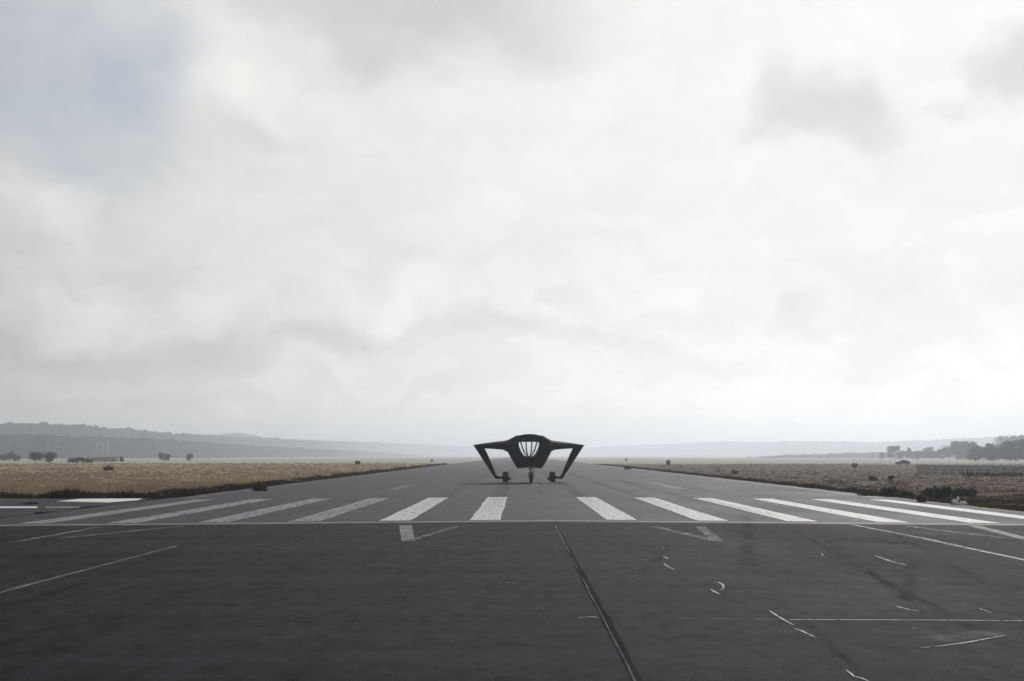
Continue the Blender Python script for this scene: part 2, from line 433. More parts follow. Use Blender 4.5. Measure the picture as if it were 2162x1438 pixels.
S0, S1 = 53.5, 82.9
for side in (-1, 1):
    for k in range(6):
        inner = 2.08 + 3.56*k; x0, x1 = CX + side*inner, CX + side*(inner + 1.2)
        V, Fc = [], []; n = 10
        for j in range(n+1):
            y = S0 + (S1-S0)*j/n
            for x in sorted((x0, x1)):
                xx = x + rnd.uniform(-.03, .03); V.append((xx, y + rnd.uniform(-.1, .1), zroad(xx) + .005))
        for j in range(n): Fc.append((2*j, 2*j+1, 2*j+3, 2*j+2))
        mesh('threshold_stripe', V, Fc, M['paint'] if side > 0 or k < 2 else M['paint_worn_shaded'], runway)  # outer left stripes painted greyer, where the sun's sheen falls away
ribbon('threshold_line', [(XL+.4, 52.35), (XR-.5, 52.35)], .85, M['paint_line'], runway)
# far markings on the runway
for (px, py, dx, dy) in ((1405, 1025, 1.0, 13), (845, 1029, 1.0, 9)):
    x, y = gr(px, py); ribbon('touchdown_mark', [(x, y-dy), (x, y+dy)], dx, M['paint_faint'], runway)
for y0 in (112, 150, 205, 260, 320): ribbon('centre_line_dash', [(CX-.05, y0), (CX-.05, y0+24)], .42, M['paint_faint'], runway)
ribbon('edge_line', [(XR-1.4, 86), (XR-1.4, 900)], .55, M['paint_faint'], runway)
ribbon('edge_line', [(XL+1.2, 86), (XL+1.2, 900)], .55, M['paint_faint'], runway)
# arrow heads before the threshold (tips towards the camera)
def px_ribbon(name, pts, width, m, parent=None, **k):
    return ribbon(name, [gr(*p) for p in pts], width, m, parent or overrun, **k)
for arms, m_ in ((((856, 1109), (862, 1142)), 'paint'), (((962, 1112), (866, 1141)), 'paint_worn_shaded'),
                 (((1380, 1112), (1512, 1142)), 'paint_worn_shaded'), (((1478, 1112), (1517, 1143)), 'paint_worn_shaded'),
                 (((210, 1113), (40, 1143)), 'paint_worn_shaded'), (((385, 1111), (130, 1136)), 'paint_faint'),
                 (((2055, 1110), (2200, 1146)), 'paint'), (((1915, 1111), (2120, 1136)), 'paint_worn_shaded')):
    px_ribbon('arrow_mark', arms, .44 if m_ == 'paint' else .32, M['paint_line' if m_ == 'paint' else 'paint_arrow' if m_ == 'paint_worn_shaded' else m_], jitter=.1)
px_ribbon('lane_line', [(372, 1153), (200, 1198), (0, 1251), (-300, 1330)], .16, M['paint_faint'])
px_ribbon('lane_line', [(1800, 1108), (1955, 1138), (2070, 1163)], .22, M['paint_faint'])
px_ribbon('lane_line', [(2070, 1163), (2200, 1190)], .2, M['paint_worn_shaded'])
# the long centre seam: black sealant with the pale old joint in it
xs_ = CX - .03
seam_pts = [(xs_ + .05*mnoise.noise((y*.4, 0, 0)), y) for y in np.linspace(13, 51.9, 26)]
ribbon('sealed_seam', seam_pts, .17, M['seal'], overrun, lift=.005, jitter=.25)
for a, b, k in ((50.2, 34.5, .07), (28.2, 13, .035), (33.2, 29.8, .025)):
    ribbon('joint_line', [(xs_ - .03 + .03*mnoise.noise((y*.7, 4, 0)), y) for y in np.linspace(b, a, 14)], k, M['joint'], overrun, lift=.010, jitter=.3)
ribbon('sealed_seam', [(CX + .1, 84), (CX + .1, 109)], .5, M['rubber'], runway, lift=.006)
px_ribbon('transverse_joint', [(1425, 1306), (1670, 1309)], .03, M['paint_faint'], lift=.008)
px_ribbon('transverse_joint', [(1668, 1309), (1980, 1310), (2300, 1313)], .055, M['chalk'], lift=.008)
CH = (  # sealant scribbles and chips, in photo pixels
    ([(1222, 1306), (1232, 1304), (1250, 1303.5), (1263, 1306)], .055), ([(1401, 1189), (1408, 1196), (1416, 1200), (1425, 1204)], .06),
    ([(1400, 1175), (1408, 1179), (1411, 1181)], .09), ([(1355, 1183), (1367, 1184)], .09), ([(1322, 1186), (1334, 1186.5)], .08), ([(1312, 1184), (1319, 1185)], .06),
    ([(1509, 1232), (1517, 1230), (1526, 1235), (1528, 1242), (1521, 1247), (1512, 1246)], .055), ([(1501, 1245), (1508, 1250), (1514, 1253), (1521, 1257)], .06),
    ([(1624, 1290), (1637, 1299), (1652, 1308), (1664, 1315), (1675, 1321)], .05), ([(1678, 1328), (1692, 1333), (1707, 1340), (1721, 1347)], .05),
    ([(1893, 1281), (1905, 1285), (1918, 1288), (1945, 1292)], .05), ([(2068, 1286), (2080, 1290), (2093, 1295)], .06),
    ([(1945, 1369), (1990, 1365), (2040, 1358), (2090, 1349), (2122, 1343)], .045), ([(1786, 1416), (1797, 1424), (1803, 1430), (1818, 1433), (1834, 1440)], .04),
    ([(1846, 1174), (1862, 1179), (1884, 1187), (1915, 1194)], .09), ([(1736, 1170), (1737, 1174)], .12), ([(1926, 1329), (1935, 1329)], .07),
    ([(1068, 1231), (1092, 1232.5)], .06), ([(1403, 1160), (1399, 1156)], .06))
for pts, wd in CH: px_ribbon('sealant_mark', pts, wd, M['chalk'], lift=.011, jitter=.35, taper=True)
px_ribbon('dust_patch', [(1955, 1352), (2110, 1336)], .75, M['dust'], lift=.006)
# tyre tracks
for pts, wd in (([(1578, 1085), (1577, 1130), (1580, 1215)], .55), ([(1926, 1180), (1920, 1235), (1912, 1290)], .35),
                ([(1730, 1130), (1860, 1225), (1990, 1330), (2130, 1438)], .30), ([(1660, 1110), (1800, 1190), (2060, 1330), (2240, 1430)], .3),
                ([(1790, 1143), (1900, 1146), (1985, 1146)], 1.6), ([(1500, 1245), (1600, 1243), (1640, 1246)], .8),
                ([(1410, 1150), (1390, 1180), (1340, 1215)], .25), ([(520, 1112), (300, 1185), (0, 1290)], .4), 
                 ([(1870, 1120), (1990, 1180), (2170, 1290)], .22), ([(1690, 1300), (1760, 1370), (1850, 1440)], .2), ([(1090, 1250), (1180, 1251), (1250, 1249)], .5)):
    px_ribbon('tyre_mark', pts, wd, M['rubber'], lift=.004, jitter=.1)
for xo, y0, y1 in ((-2.7, 54, 240), (2.6, 56, 330), (-6.2, 56, 400), (6.3, 55, 300), (.4, 90, 420), (9.6, 54, 160)):
    ribbon('tyre_mark', [(CX+xo, y0), (CX+xo*.9, (y0+y1)/2), (CX+xo, y1)], rnd.uniform(.8, 1.6), M['rubber'], runway, lift=.010)
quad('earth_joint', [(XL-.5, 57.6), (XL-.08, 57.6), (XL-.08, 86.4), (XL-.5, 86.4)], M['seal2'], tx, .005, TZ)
# bright bars on the taxiway and dark joint along its mouth
def tq(px0, py0, px1, py1, m_, lift=.006):
    a = [gp(px0, py0, TZ), gp(px1, py0, TZ), gp(px1, py1, TZ), gp(px0, py1, TZ)]
    quad('taxiway_bar', a, m_, tx, lift, TZ)
tq(-260, 1069.6, 79, 1072.8, M['paint_fresh']); tq(96, 1069.8, 168, 1072.6, M['paint_worn_shaded'])
quad('taxiway_bar', [gp(*p, TZ) for p in ((120, 1058.6), (228, 1061), (292, 1056.2), (302, 1052.3), (170, 1053.2))], M['paint_fresh'], tx, .006, TZ)

# ------------------------------------------------------------------ grass (stuff), sampled densest where it stands nearest
def tufts(n, xf, yf, h, wd, blades=6, spread=.16, zf=zfield, scale_d=0.):
    X, Y = xf, yf
    V = np.zeros((n, blades, 3, 3)); 
    hm = np.array([max(.25, .75 + 1.3*mnoise.noise((a*.35, b*.22, 17.))) for a, b in zip(X, Y)])[:, None]
    hh = hm*rng.uniform(h[0], h[1], (n, 1))*rng.uniform(.6, 1.1, (n, blades))*(1 + scale_d*np.maximum(0, Y[:, None]-90)/300*.4)
    k = 1 + scale_d*np.maximum(0, Y[:, None]-90)/100
    az = rng.uniform(0, 2*np.pi, (n, blades)); off = rng.uniform(0, spread, (n, blades))*k; lean = rng.uniform(.05, .6, (n, blades))*hh
    Z = np.array([zf(a, b) for a, b in zip(X, Y)])[:, None]
    bx = X[:, None] + off*np.cos(az*3.7); by = Y[:, None] + off*np.sin(az*3.7)
    ww = wd*k*rng.uniform(.6, 1.3, (n, blades))
    V[:, :, 0] = np.stack([bx - ww*np.sin(az), by + ww*np.cos(az), Z + 0*bx - .04], -1)
    V[:, :, 1] = np.stack([bx + ww*np.sin(az), by - ww*np.cos(az), Z + 0*bx - .04], -1)
    V[:, :, 2] = np.stack([bx + lean*np.cos(az), by + lean*np.sin(az), Z + hh], -1)
    return V.reshape(-1, 3), np.arange(n*blades*3).reshape(-1, 3)
def field_points(n, side, dlo, dhi, far_px):
    """denser near the runway's verge and near the camera, thinning outwards"""
    dy = rng.uniform(F*H/dhi, F*H/dlo, n*2); D = F*H/dy
    edge = (XL - .3 if side < 0 else XR + .3)
    reach = np.maximum(np.abs(far_px)/F*D - abs(edge), 15.)
    X = edge + side*rng.uniform(0, 1, n*2)**1.15*reach
    ok = np.ones(n*2, bool)
    if side < 0: ok &= ~((Y_taxi[0]-3 < D) & (D < Y_taxi[1]+.8))
    return X[ok][:n], D[ok][:n]
Y_taxi = (56, 88)
X, Y = field_points(26000, -1, 88, 480, 1500); tag(mesh_np('dry_grass', *tufts(len(X), X, Y, (.10, .26), .035, 6, .2, scale_d=.8), M['grass_tan']), 'dry tan grass covering the field left of the runway', 'grass', kind='stuff')
X, Y = field_points(22000, 1, 66, 480, 1500); tag(mesh_np('heath_grass', *tufts(len(X), X, Y, (.06, .17), .035, 6, .22, scale_d=.6), M['grass_brown']), 'brown heath grass covering the field right of the runway', 'grass', kind='stuff')
# ragged weeds along the pavement edges, coloured dark for the backlit grass's shaded front
def verge(n, side, y0, y1, depth, h, m_, name, label, p=2.0, clump=.1):
    s = rng.uniform(0, 1, n); D = 1/(1/y0 + (1/y1 - 1/y0)*s)
    X = (XL if side < 0 else XR) + side*(rng.uniform(0, 1, n)**p*depth - .12)
    dens = np.array([mnoise.noise((b*clump, side*3., 9.)) for b in D])
    keep = dens > rng.uniform(-.75, .35, n)
    X, D = X[keep], D[keep]
    tag(mesh_np(name, *tufts(len(X), X, D, h, .05, 7, .22, scale_d=.5), m_), label, 'weeds', kind='stuff')
verge(9000, -1, 88.5, 420, 3.0, (.10, .42), M['weed'], 'shade_toned_verge_weeds', 'ragged weeds coloured as shaded grass along the left runway edge')
verge(7000, 1, 90, 420, 2.2, (.08, .30), M['weed'], 'shade_toned_verge_weeds', 'ragged weeds coloured as shaded grass along the right runway edge')
verge(9000, 1, 60, 86, 9.0, (.06, .2), M['weed_green'], 'verge_grass', 'olive grass bank at the near right runway edge', p=1.2, clump=.02)
# weeds along the taxiway's far rim, the grass front's shade put into their colour
n = 9000; X = rng.uniform(-95, XL+.3, n); Y = 87.3 + rng.uniform(0, 1, n)**1.6*5 + .0*X
keep = (Y > np.where(X < -40, 87.2 + (-40-X)*.03, 86.6)); X, Y = X[keep], Y[keep]
tag(mesh_np('shade_toned_taxiway_weeds', *tufts(len(X), X, Y, (.14, .5), .05, 7, .22), M['weed']), 'brown weeds coloured as shaded grass along the far edge of the side taxiway', 'weeds', kind='stuff')
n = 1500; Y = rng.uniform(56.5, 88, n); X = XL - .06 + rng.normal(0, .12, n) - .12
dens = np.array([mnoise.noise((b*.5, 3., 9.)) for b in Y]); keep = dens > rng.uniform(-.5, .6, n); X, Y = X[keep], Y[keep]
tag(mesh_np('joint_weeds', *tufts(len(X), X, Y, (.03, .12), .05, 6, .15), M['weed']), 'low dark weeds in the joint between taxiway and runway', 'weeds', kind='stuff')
n = 2600; X = rng.uniform(-80, XL-.3, n); Y = rng.uniform(50, 57, n)
tag(mesh_np('near_verge_grass', *tufts(len(X), X, Y, (.06, .2), .04, 6, .2), M['weed_green']), 'low grass on the near side of the left taxiway', 'grass', kind='stuff')

# ------------------------------------------------------------------ hills
def hill(name, D, ridge, m_, bump=3.0, step=4.0, depth=260, seed=0, z0=-3.):
    """ridge: (px, py) of the skyline in the photograph, standing D metres off; canopy bumps on top"""
    D0 = D if not isinstance(D, tuple) else None
    def dist(px):
        if D0: return D0
        return float(np.interp(px, D[0], D[1]))
    px0, px1 = ridge[0][0], ridge[-1][0]; pxs = [px0]
    while pxs[-1] < px1: pxs.append(pxs[-1] + step*F/dist(pxs[-1]))
    n = len(pxs); dd = np.array([dist(p) for p in pxs]); xx = (np.array(pxs) - VX)*dd/F
    rz = H + (HY - np.interp(pxs, [p[0] for p in ridge], [p[1] for p in ridge]))*dd/F
    rows = 13; V, Fc = [], []
    for j in range(rows):
        s = j/(rows-1)*1.5                    # 0 foot, 1 crest, 1.5 behind
        prof = (1-(1-min(s, 1))**1.9) if s <= 1 else 1-.5*(s-1)
        for i in range(n):
            y = dd[i] + (s-1)*depth; x = xx[i]*y/dd[i]
            h = z0 + (rz[i]-z0)*prof
            q = mnoise.noise((x/9., y/9., seed)) + .6*mnoise.noise((x/22., y/22., seed+5)) + .5*mnoise.noise((x/4.5, y/5., seed+9)) + .8*mnoise.noise((x/70., y/70., seed+2))
            V.append((x, y + rnd.uniform(-3, 3), h + bump*(q + .9*max(0, mnoise.noise((x/6.5, y/11., seed+21))))*min(1, s*3)))
    for j in range(rows-1):
        for i in range(n-1):
            a = j*n+i; Fc.append((a, a+1, a+1+n, a+n))
    return tag(mesh(name, V, Fc, m_), kind='structure')
hill('hill_left', ((-700, 0, 350, 650, 1000), (1900, 2100, 2500, 3700, 8000)), [(-700, 884), (-200, 890), (0, 895), (60, 893), (130, 896), (170, 897), (225, 904), (300, 908), (345, 914), (420, 918), (520, 924), (640, 929), (720, 932), (830, 936), (950, 941), (1010, 945), (1060, 952), (1090, 961)], M['hill'], 3.8, 3.6, seed=1)
hill('wood_left', ((-700, 100, 400, 700, 900), (1450, 1550, 1900, 2900, 5000)), [(-700, 915), (-100, 920), (60, 920), (180, 921), (300, 926), (420, 934), (520, 940), (600, 945), (700, 950), (820, 956), (900, 962)], M['hill_dark'], 2.6, 3.2, 120, seed=4)
hill('hill_left_far', ((300, 560, 800, 1110), (4300, 4600, 6000, 8200)), [(300, 930), (430, 922), (470, 917), (500, 914), (530, 918), (560, 924), (640, 930), (780, 935), (900, 940), (1000, 945), (1060, 952), (1110, 962)], M['hill'], 3.2, 7, 400, seed=7)
hill('hill_right', ((1130, 1350, 1650, 2100), (8200, 6800, 5200, 4300)), [(1130, 960), (1200, 950), (1260, 944), (1340, 940), (1450, 936), (1530, 932), (1600, 934), (1680, 932), (1760, 932), (1850, 934), (1950, 930), (2060, 925), (2120, 922), (2300, 918), (2900, 910)], M['hill'], 3.5, 8, 500, seed=11)
hill('hill_far', 8600, [(200, 946), (700, 944), (900, 945), (1000, 946), (1100, 948), (1200, 947), (1300, 944), (1600, 944), (2300, 940)], M['hill'], 4, 20, 600, seed=13)
hill('wood_right', 1900, [(1560, 968), (1700, 960), (1850, 956), (2000, 952), (2200, 946), (2700, 940)], M['hill_dark'], 2.0, 5, 120, seed=15)

# ------------------------------------------------------------------ trees and shrubs
def leaf_cloud(lobes, n, size, seed):
    """leaf-clump quads through ellipsoid lobes (cx,cy,cz,rx,ry,rz), thicker near the skin"""
    g = np.random.default_rng(seed); vol = np.array([l[3]*l[4]*l[5] for l in lobes])**.8; vol /= vol.sum()
    V, Fc = [], []
    for l, k in zip(lobes, (vol*n).astype(int)+1):
        for _ in range(k):
            d = Vector(g.normal(size=3)).normalized(); r = g.uniform(.25, 1.05)**.6
            q = mnoise.noise((d.x*2.6+seed+l[0], d.y*2.6, d.z*2.6+l[2])); r *= 1 + .55*q
            if q < -.2 and r > .55: r *= .6
            c = Vector((l[0]+d.x*l[3]*r, l[1]+d.y*l[4]*r, l[2]+d.z*l[5]*r))
            a = Vector(g.normal(size=3)).normalized(); b = a.orthogonal().normalized(); s = size*g.uniform(.55, 1.3)
            i = len(V); c2 = a.cross(b)
            V += [c - b*s - c2*s*.5, c + b*s*.9 - c2*s*.6, c + b*s*.7 + c2*s*.7, c - b*s*.6 + c2*s*.6]
            Fc.append((i, i+1, i+2, i+3))
    return V, Fc
def make_tree(name, hgt, kind, seed):
    g = random.Random(seed); root = empty(name)
    bm = bmesh.new()
    th = hgt*(.5 if kind == 'pine' else .38); bend = Vector((g.uniform(-.3, .3), g.uniform(-.3, .3), 0))
    add_bar(bm, (0, 0, -.3), bend*.5 + Vector((0, 0, th*.5)), hgt*.022, hgt*.018, 7)
    add_bar(bm, bend*.5 + Vector((0, 0, th*.48)), bend + Vector((0, 0, th*1.25)), hgt*.018, hgt*.010, 7)
    lobes = []
    nl = 10 if kind != 'pine' else 8
    for k in range(nl):
        a = g.uniform(0, 6.28); rr = hgt*g.uniform(.08, .24)
        if kind == 'pine': z = hgt*g.uniform(.62, .92); sz = hgt*g.uniform(.11, .17); L = (math.cos(a)*rr, math.sin(a)*rr, z, sz*1.25, sz*1.25, sz*.6)
        elif kind == 'tall': z = hgt*g.uniform(.16, .88); sz = hgt*g.uniform(.12, .18); L = (math.cos(a)*rr*.6, math.sin(a)*rr*.6, z, sz, sz, sz*1.2)
        else: z = hgt*g.uniform(.20, .82); sz = hgt*g.uniform(.16, .24); L = (math.cos(a)*rr, math.sin(a)*rr, z, sz*1.2, sz*1.2, sz)
        lobes.append(L)
        add_bar(bm, bend*.7 + Vector((0, 0, min(th, z*.8))), (L[0], L[1], L[2]), hgt*.009, hgt*.004, 5)
    lobes.append((bend.x, bend.y, hgt*.9, hgt*.10, hgt*.10, hgt*.09))
    bm_obj('trunk', bm, M['bark'], root)
    mesh('crown', *leaf_cloud(lobes, 1500, hgt*.036, seed), M['pine'] if kind != 'round' else M['tree'], root)
    return root
def make_shrub(name, wdt, hgt, m_, seed, n=260, long=1.):
    g = random.Random(seed); root = empty(name); lobes = []
    nl = 4 + int(3*long)
    for k in range(nl):
        x = (k/(nl-1)-.5)*wdt*.72 + g.uniform(-.05, .05)*wdt; y = g.uniform(-.2, .2)*min(wdt, 2.)
        z = hgt*g.uniform(.30, .64); L = (x, y, z, wdt*g.uniform(.16, .26)/max(1, long*.7), min(wdt, 2.2)*g.uniform(.18, .28), hgt*g.uniform(.26, .42))
        lobes.append(L); bm = bmesh.new(); add_bar(bm, (x*.6, y*.5, -.1), (x, y, z), hgt*.025, hgt*.012, 5); bm_obj('stem', bm, M['bark'], root)
    mesh('foliage', *leaf_cloud(lobes, n*2, hgt*.11, seed), m_, root)
    return root
def copy_tree(o):
    c = o.copy(); COL.objects.link(c)
    for ch in list(o.children):
        d = ch.copy(); COL.objects.link(d); d.parent = c
    return c
protos = {}
def place_tree(px, base_py, top_py, D, kind, label, group, seed, squash=1.):
    """a tree of one of nine shapes set at its distance; size from its own height"""
    key = (kind, seed % 3)
    if key not in protos: protos[key] = o = make_tree({'pine': 'pine_tree', 'tall': 'tall_tree', 'round': 'broadleaf_tree'}[kind], 10., kind, 31+seed % 3*7+len(kind))
    else: o = copy_tree(protos[key])
    x = at(px, D); z = zfield(x, D)
    hgt = (up(top_py, D) - z)
    o.location = (x, D, z); s = hgt/10.; o.scale = (s*squash*1.3, s*squash*1.3, s); o.rotation_euler = (0, 0, seed*1.7)
    tag(o, label, 'tree', group)
    return o
near_row = [(2058, 948, 'round', 735, 1.2), (2097, 944, 'round', 725, 1.4), (2122, 942, 'round', 715, 1.4), (2144, 940, 'round', 705, 1.5), (2066, 940, 'round', 760, 1.1), (2086, 935, 'tall', 740, 1.3), (2108, 938, 'round', 770, 1.15), (2128, 931, 'tall', 720, 1.3), (2148, 929, 'round', 730, 1.1), (2170, 927, 'pine', 700, 1.2), (2200, 930, 'round', 720, 1.1), (2240, 928, 'tall', 710, 1.3)]
names_near = ['low bushy tree at the left foot of the dark right-hand clump', 'low bushy tree under the tall tree of the dark right-hand clump', 'low bushy tree in the middle foot of the dark right-hand clump', 'low bushy tree at the right foot of the dark right-hand clump', 'leftmost broadleaf tree of the dark clump at the right frame edge', 'tall narrow tree, second from left in the dark right-hand clump', 'broadleaf tree, third from left in the dark right-hand clump',
              'tall narrow tree, fourth from left in the dark right-hand clump', 'broadleaf tree, fifth from left in the dark right-hand clump', 'flat-topped pine cut by the right frame edge']
for i, (px, top, kind, D, sq) in enumerate(near_row[:10]):
    place_tree(px, 978, top, D, kind, names_near[i], 'dark trees behind the fence', i, sq)
mid_row = [(1928, 953, 'round', 1240, 1.3), (1952, 952, 'round', 1200, 1.3), (1862, 955, 'tall', 1250, 1.3), (1878, 951, 'round', 1230, 1.1), (1889, 941, 'pine', 1180, 1.1), (1903, 950, 'round', 1220, 1.2), (1918, 944, 'tall', 1260, .8),
           (1938, 951, 'round', 1180, 1.0), (1968, 943, 'round', 1150, 1.1), (1985, 948, 'tall', 1130, 1.4), (2003, 942, 'round', 1120, 1.1), (2020, 931, 'tall', 1080, 1.3), (2038, 929, 'round', 1060, 1.1), (2056, 932, 'tall', 1050, 1.4)]
ords = ['first', 'second', 'third', 'fourth', 'fifth', 'sixth', 'seventh', 'eighth', 'ninth', 'tenth', 'eleventh', 'twelfth', 'thirteenth', 'fourteenth']
kn = {'tall': 'narrow tree', 'round': 'rounded broadleaf tree', 'pine': 'high-crowned pine'}
mid_row.sort()
for i, (px, top, kind, D, sq) in enumerate(mid_row):
    place_tree(px, 978, top, D, kind, f'hazy {kn[kind]}, {ords[i]} from left in the pale tree row', 'hazy tree row right of the runway', i+1, sq)
back_row = [(2140, 917, 'round', 1500), (2115, 920, 'round', 1550), (2158, 919, 'tall', 1480)]
bl = ['pale tree whose crown rises highest above the dark right clump', 'faint pale tree behind the dark clump, left of the highest crown', 'faint pale narrow tree at the right frame edge behind the pines']
for (px, top, kind, D), l in zip(back_row, bl): place_tree(px, 975, top, D, kind, l, None, px, 1.1)
# left field
place_tree(74, 976, 954, 560, 'round', 'small dark tree, left of the pair in the left field', 'pair of trees in the left field', 2, 1.5)
place_tree(106, 976, 953, 555, 'round', 'small olive tree, right of the pair in the left field', 'pair of trees in the left field', 1, 1.25)

def place_shrub(px, base_py, wpx, hpx, label, m_='shrub', name='shrub', D=None, seed=0, n=260, long=1., group=None):
    D = D or F*(H+.1)/(base_py-HY); x = at(px, D); s = D/F
    o = make_shrub(name, wpx*s, hpx*s*1.35, M[m_], seed, n, long); o.location = (x, D, zfield(x, D)-.02)
    return tag(o, label, 'shrub', group)
place_shrub(20, 968, 44, 13, 'pale low bushes at the far left field edge', D=760, seed=3)
place_shrub(170, 976, 62, 10, 'long low dark hedge in the left field', name='hedge', D=500, seed=4, long=3., n=420)
place_shrub(346, 970, 22, 13, 'round dark bush in the far left field, larger of two', D=800, seed=5)
place_shrub(400, 970, 12, 11, 'small round bush in the far left field, smaller of two', D=820, seed=6)
place_shrub(257, 970, 7, 9, 'tiny green bush beside the pinkish shed', D=640, seed=16)
place_shrub(229, 993, 19, 9, 'dark bush standing alone in the left tan grass', seed=7)
place_shrub(547, 1031, 26, 14, 'dark clump of weeds on the left runway edge', seed=8, D=104)
place_shrub(1325, 989, 13, 8, 'dark squat bush on the right runway edge far off', D=262, seed=9)
place_shrub(1551, 1000, 12, 8, 'small dark shrub in the right heath', seed=10)
place_shrub(1805, 987, 9, 8, 'tiny shrub on the far rim of the right heath', D=290, seed=11)
place_shrub(1842, 1013, 16, 9, 'brown shrub in mid heath, left of two', seed=12)
place_shrub(1881, 1012, 11, 8, 'brown shrub in mid heath, right of two', seed=13)
place_shrub(1838, 1042, 52, 9, 'low dark shrub by the right runway edge, leftmost of the row', D=91, seed=14, n=300)
place_shrub(1876, 1042, 36, 17, 'taller olive shrub in the row by the right runway edge', D=90, seed=15, n=300)
place_shrub(1915, 1044, 30, 12, 'small dark shrub left of the white concrete lump', D=88, seed=17)
place_shrub(1980, 1046, 56, 21, 'green bush right of the white concrete lump', 'shrub_green', D=87, seed=18, n=420)
place_shrub(2028, 1044, 70, 17, 'low blackish shrub beside the green bush', D=89, seed=19, n=420, long=2.)
place_shrub(1945, 1049, 16, 14, 'black thistle clump just behind the white concrete lump', D=79, seed=20, n=200)
place_shrub(84, 1075, 20, 6, 'dark weed tuft between the two white taxiway bars', D=63.5, seed=21, n=160)
place_shrub(62, 1056, 42, 6, 'flat dark weeds growing on the taxiway', D=76, seed=22, n=240, long=2.)
place_shrub(2110, 1013, 215, 9, 'long dark hedge at the foot of the fence', name='hedge', D=172, seed=23, n=700, long=4.)

# ------------------------------------------------------------------ fence on the right
fa, fb = Vector((at(1936, 196), 196, 0)), Vector((at(2215, 172), 172, 0))
fence = empty('post_fence', (fa.x, fa.y, zfield(fa.x, fa.y)))
tag(fence, 'grey post and rail fence in front of the right-hand trees', 'fence')
L = (fb-fa).length; npost = int(L/1.7); dirv = (fb-fa).normalized(); ang = math.atan2(dirv.y, dirv.x)
bm = bmesh.new(); add_box(bm, (0, 0, .70), (.15, .13, 1.56)); add_box(bm, (0, 0, 1.50), (.19, .17, .06))
post_me = None
for k in range(npost+1):
    p = dirv*(L*k/npost); zz = zfield(fa.x+p.x, fa.y+p.y) - fence.location.z
    if post_me is None:
        o = bm_obj('post', bm, M['galv'], fence); post_me = o.data
    else:
        o = bpy.data.objects.new('post', post_me); COL.objects.link(o); o.parent = fence
    o.location = (p.x, p.y, zz + rnd.uniform(-.03, .03)); o.rotation_euler = (rnd.uniform(-.03, .03), rnd.uniform(-.02, .02), ang)
for hz, th in ((1.40, .10), (.95, .035), (.5, .035)):
    bm = bmesh.new()
    for k in range(npost):
        a, b = dirv*(L*k/npost), dirv*(L*(k+1)/npost)
        za = zfield(fa.x+a.x, fa.y+a.y)-fence.location.z + hz; zb = zfield(fa.x+b.x, fa.y+b.y)-fence.location.z + hz
        add_bar(bm, (a.x, a.y+.06, za), (b.x, b.y+.06, zb), th/2, seg=6)
    bm_obj('rail', bm, M['galv'], fence)

for k in range(npost):                          # wire panels between the posts
    bm = bmesh.new(); a, b = dirv*(L*k/npost), dirv*(L*(k+1)/npost)
    za = zfield(fa.x+a.x, fa.y+a.y)-fence.location.z; zb = zfield(fa.x+b.x, fa.y+b.y)-fence.location.z
    for j in range(1, 12):
        f = j/12; p = a.lerp(b, f); z_ = za + (zb-za)*f
        add_box(bm, (p.x, p.y+.02, z_+.70), (.045, .02, 1.32))
    bm_obj('wire_panel', bm, M['wire'], fence)

# ------------------------------------------------------------------ airfield signs
def sign(px, base_py, D, wd, hb, leg, label, legs=2):
    x = at(px, D); o = empty('marker_sign', (x, D, zfield(x, D))); tag(o, label, 'sign', 'marker signs beside the runway')
    bm = bmesh.new(); add_box(bm, (0, 0, leg+hb/2), (wd, .14, hb)); bm_obj('board', bm, M['sign'], o, bevel=.02)
    for s in ((-.32, .32) if legs == 2 else (0,)):
        bm = bmesh.new(); add_bar(bm, (s*wd, 0, -.1), (s*wd, 0, leg+.02), .045); bm_obj('leg', bm, M['galv'], o)
    bm = bmesh.new(); add_box(bm, (0, 0, .02), (wd*.9, .4, .08)); bm_obj('base_plate', bm, M['pale'], o)
sign(755, 983, 343, 1.35, .9, .4, 'dark square marker sign left of the runway')
sign(1411, 986, 313, .95, 1.05, .55, 'dark tall marker sign on a post right of the runway', 1)
sign(912, 976, 560, 1.1, .9, .35, 'tiny far marker sign left of the runway end')
sign(1322, 975, 560, .9, 1.0, .5, 'tiny far marker sign right of the runway end', 1)

# ------------------------------------------------------------------ far left: shed, posts, masts; right: car, white lump
D = 640; x = at(222, D); z = zfield(x, D)
shed = tag(empty('low_shed', (x, D, z)), 'low pinkish shed with dark doors in the far left field', 'shed')
bm = bmesh.new(); add_box(bm, (0, 0, 1.0), (11.5, 4, 2.2)); bm_obj('wall', bm, M['plaster'], shed)
loft_obj('roof', [[(-6., -2.4, 2.1), (-6., 2.4, 2.1), (-6., 0, 2.75)], [(6., -2.4, 2.1), (6., 2.4, 2.1), (6., 0, 2.75)]], M['rooftile'], shed)
for dx, wd in ((.8, .8), (4.4, .7)):
    bm = bmesh.new(); add_box(bm, (dx, -2.03, .85), (wd, .08, 1.8)); bm_obj('door', bm, M['door'], shed)
for px, D, hh, label, r in ((228, 1080, 10.5, 'brightest slender pale mast before the left wood', .55), (217, 1090, 8.5, 'short pale mast left of the brightest mast', .3), (206, 1100, 9.5, 'faint pale mast, leftmost before the left wood', .3)):
    x = at(px, D); o = tag(empty('mast', (x, D, zfield(x, D))), label, 'mast', 'pale masts before the left wood')
    zb = up(958, D) - o.location.z
    bm = bmesh.new(); add_bar(bm, (0, 0, -.3), (0, 0, zb+hh), r, r*.7, 10); bm_obj('shaft', bm, M['pale'], o, True)
    bm = bmesh.new(); add_bar(bm, (0, 0, zb+hh-.4), (0, 0, zb+hh+.3), r*1.2, r*1.1, 10); bm_obj('head', bm, M['pale'], o)

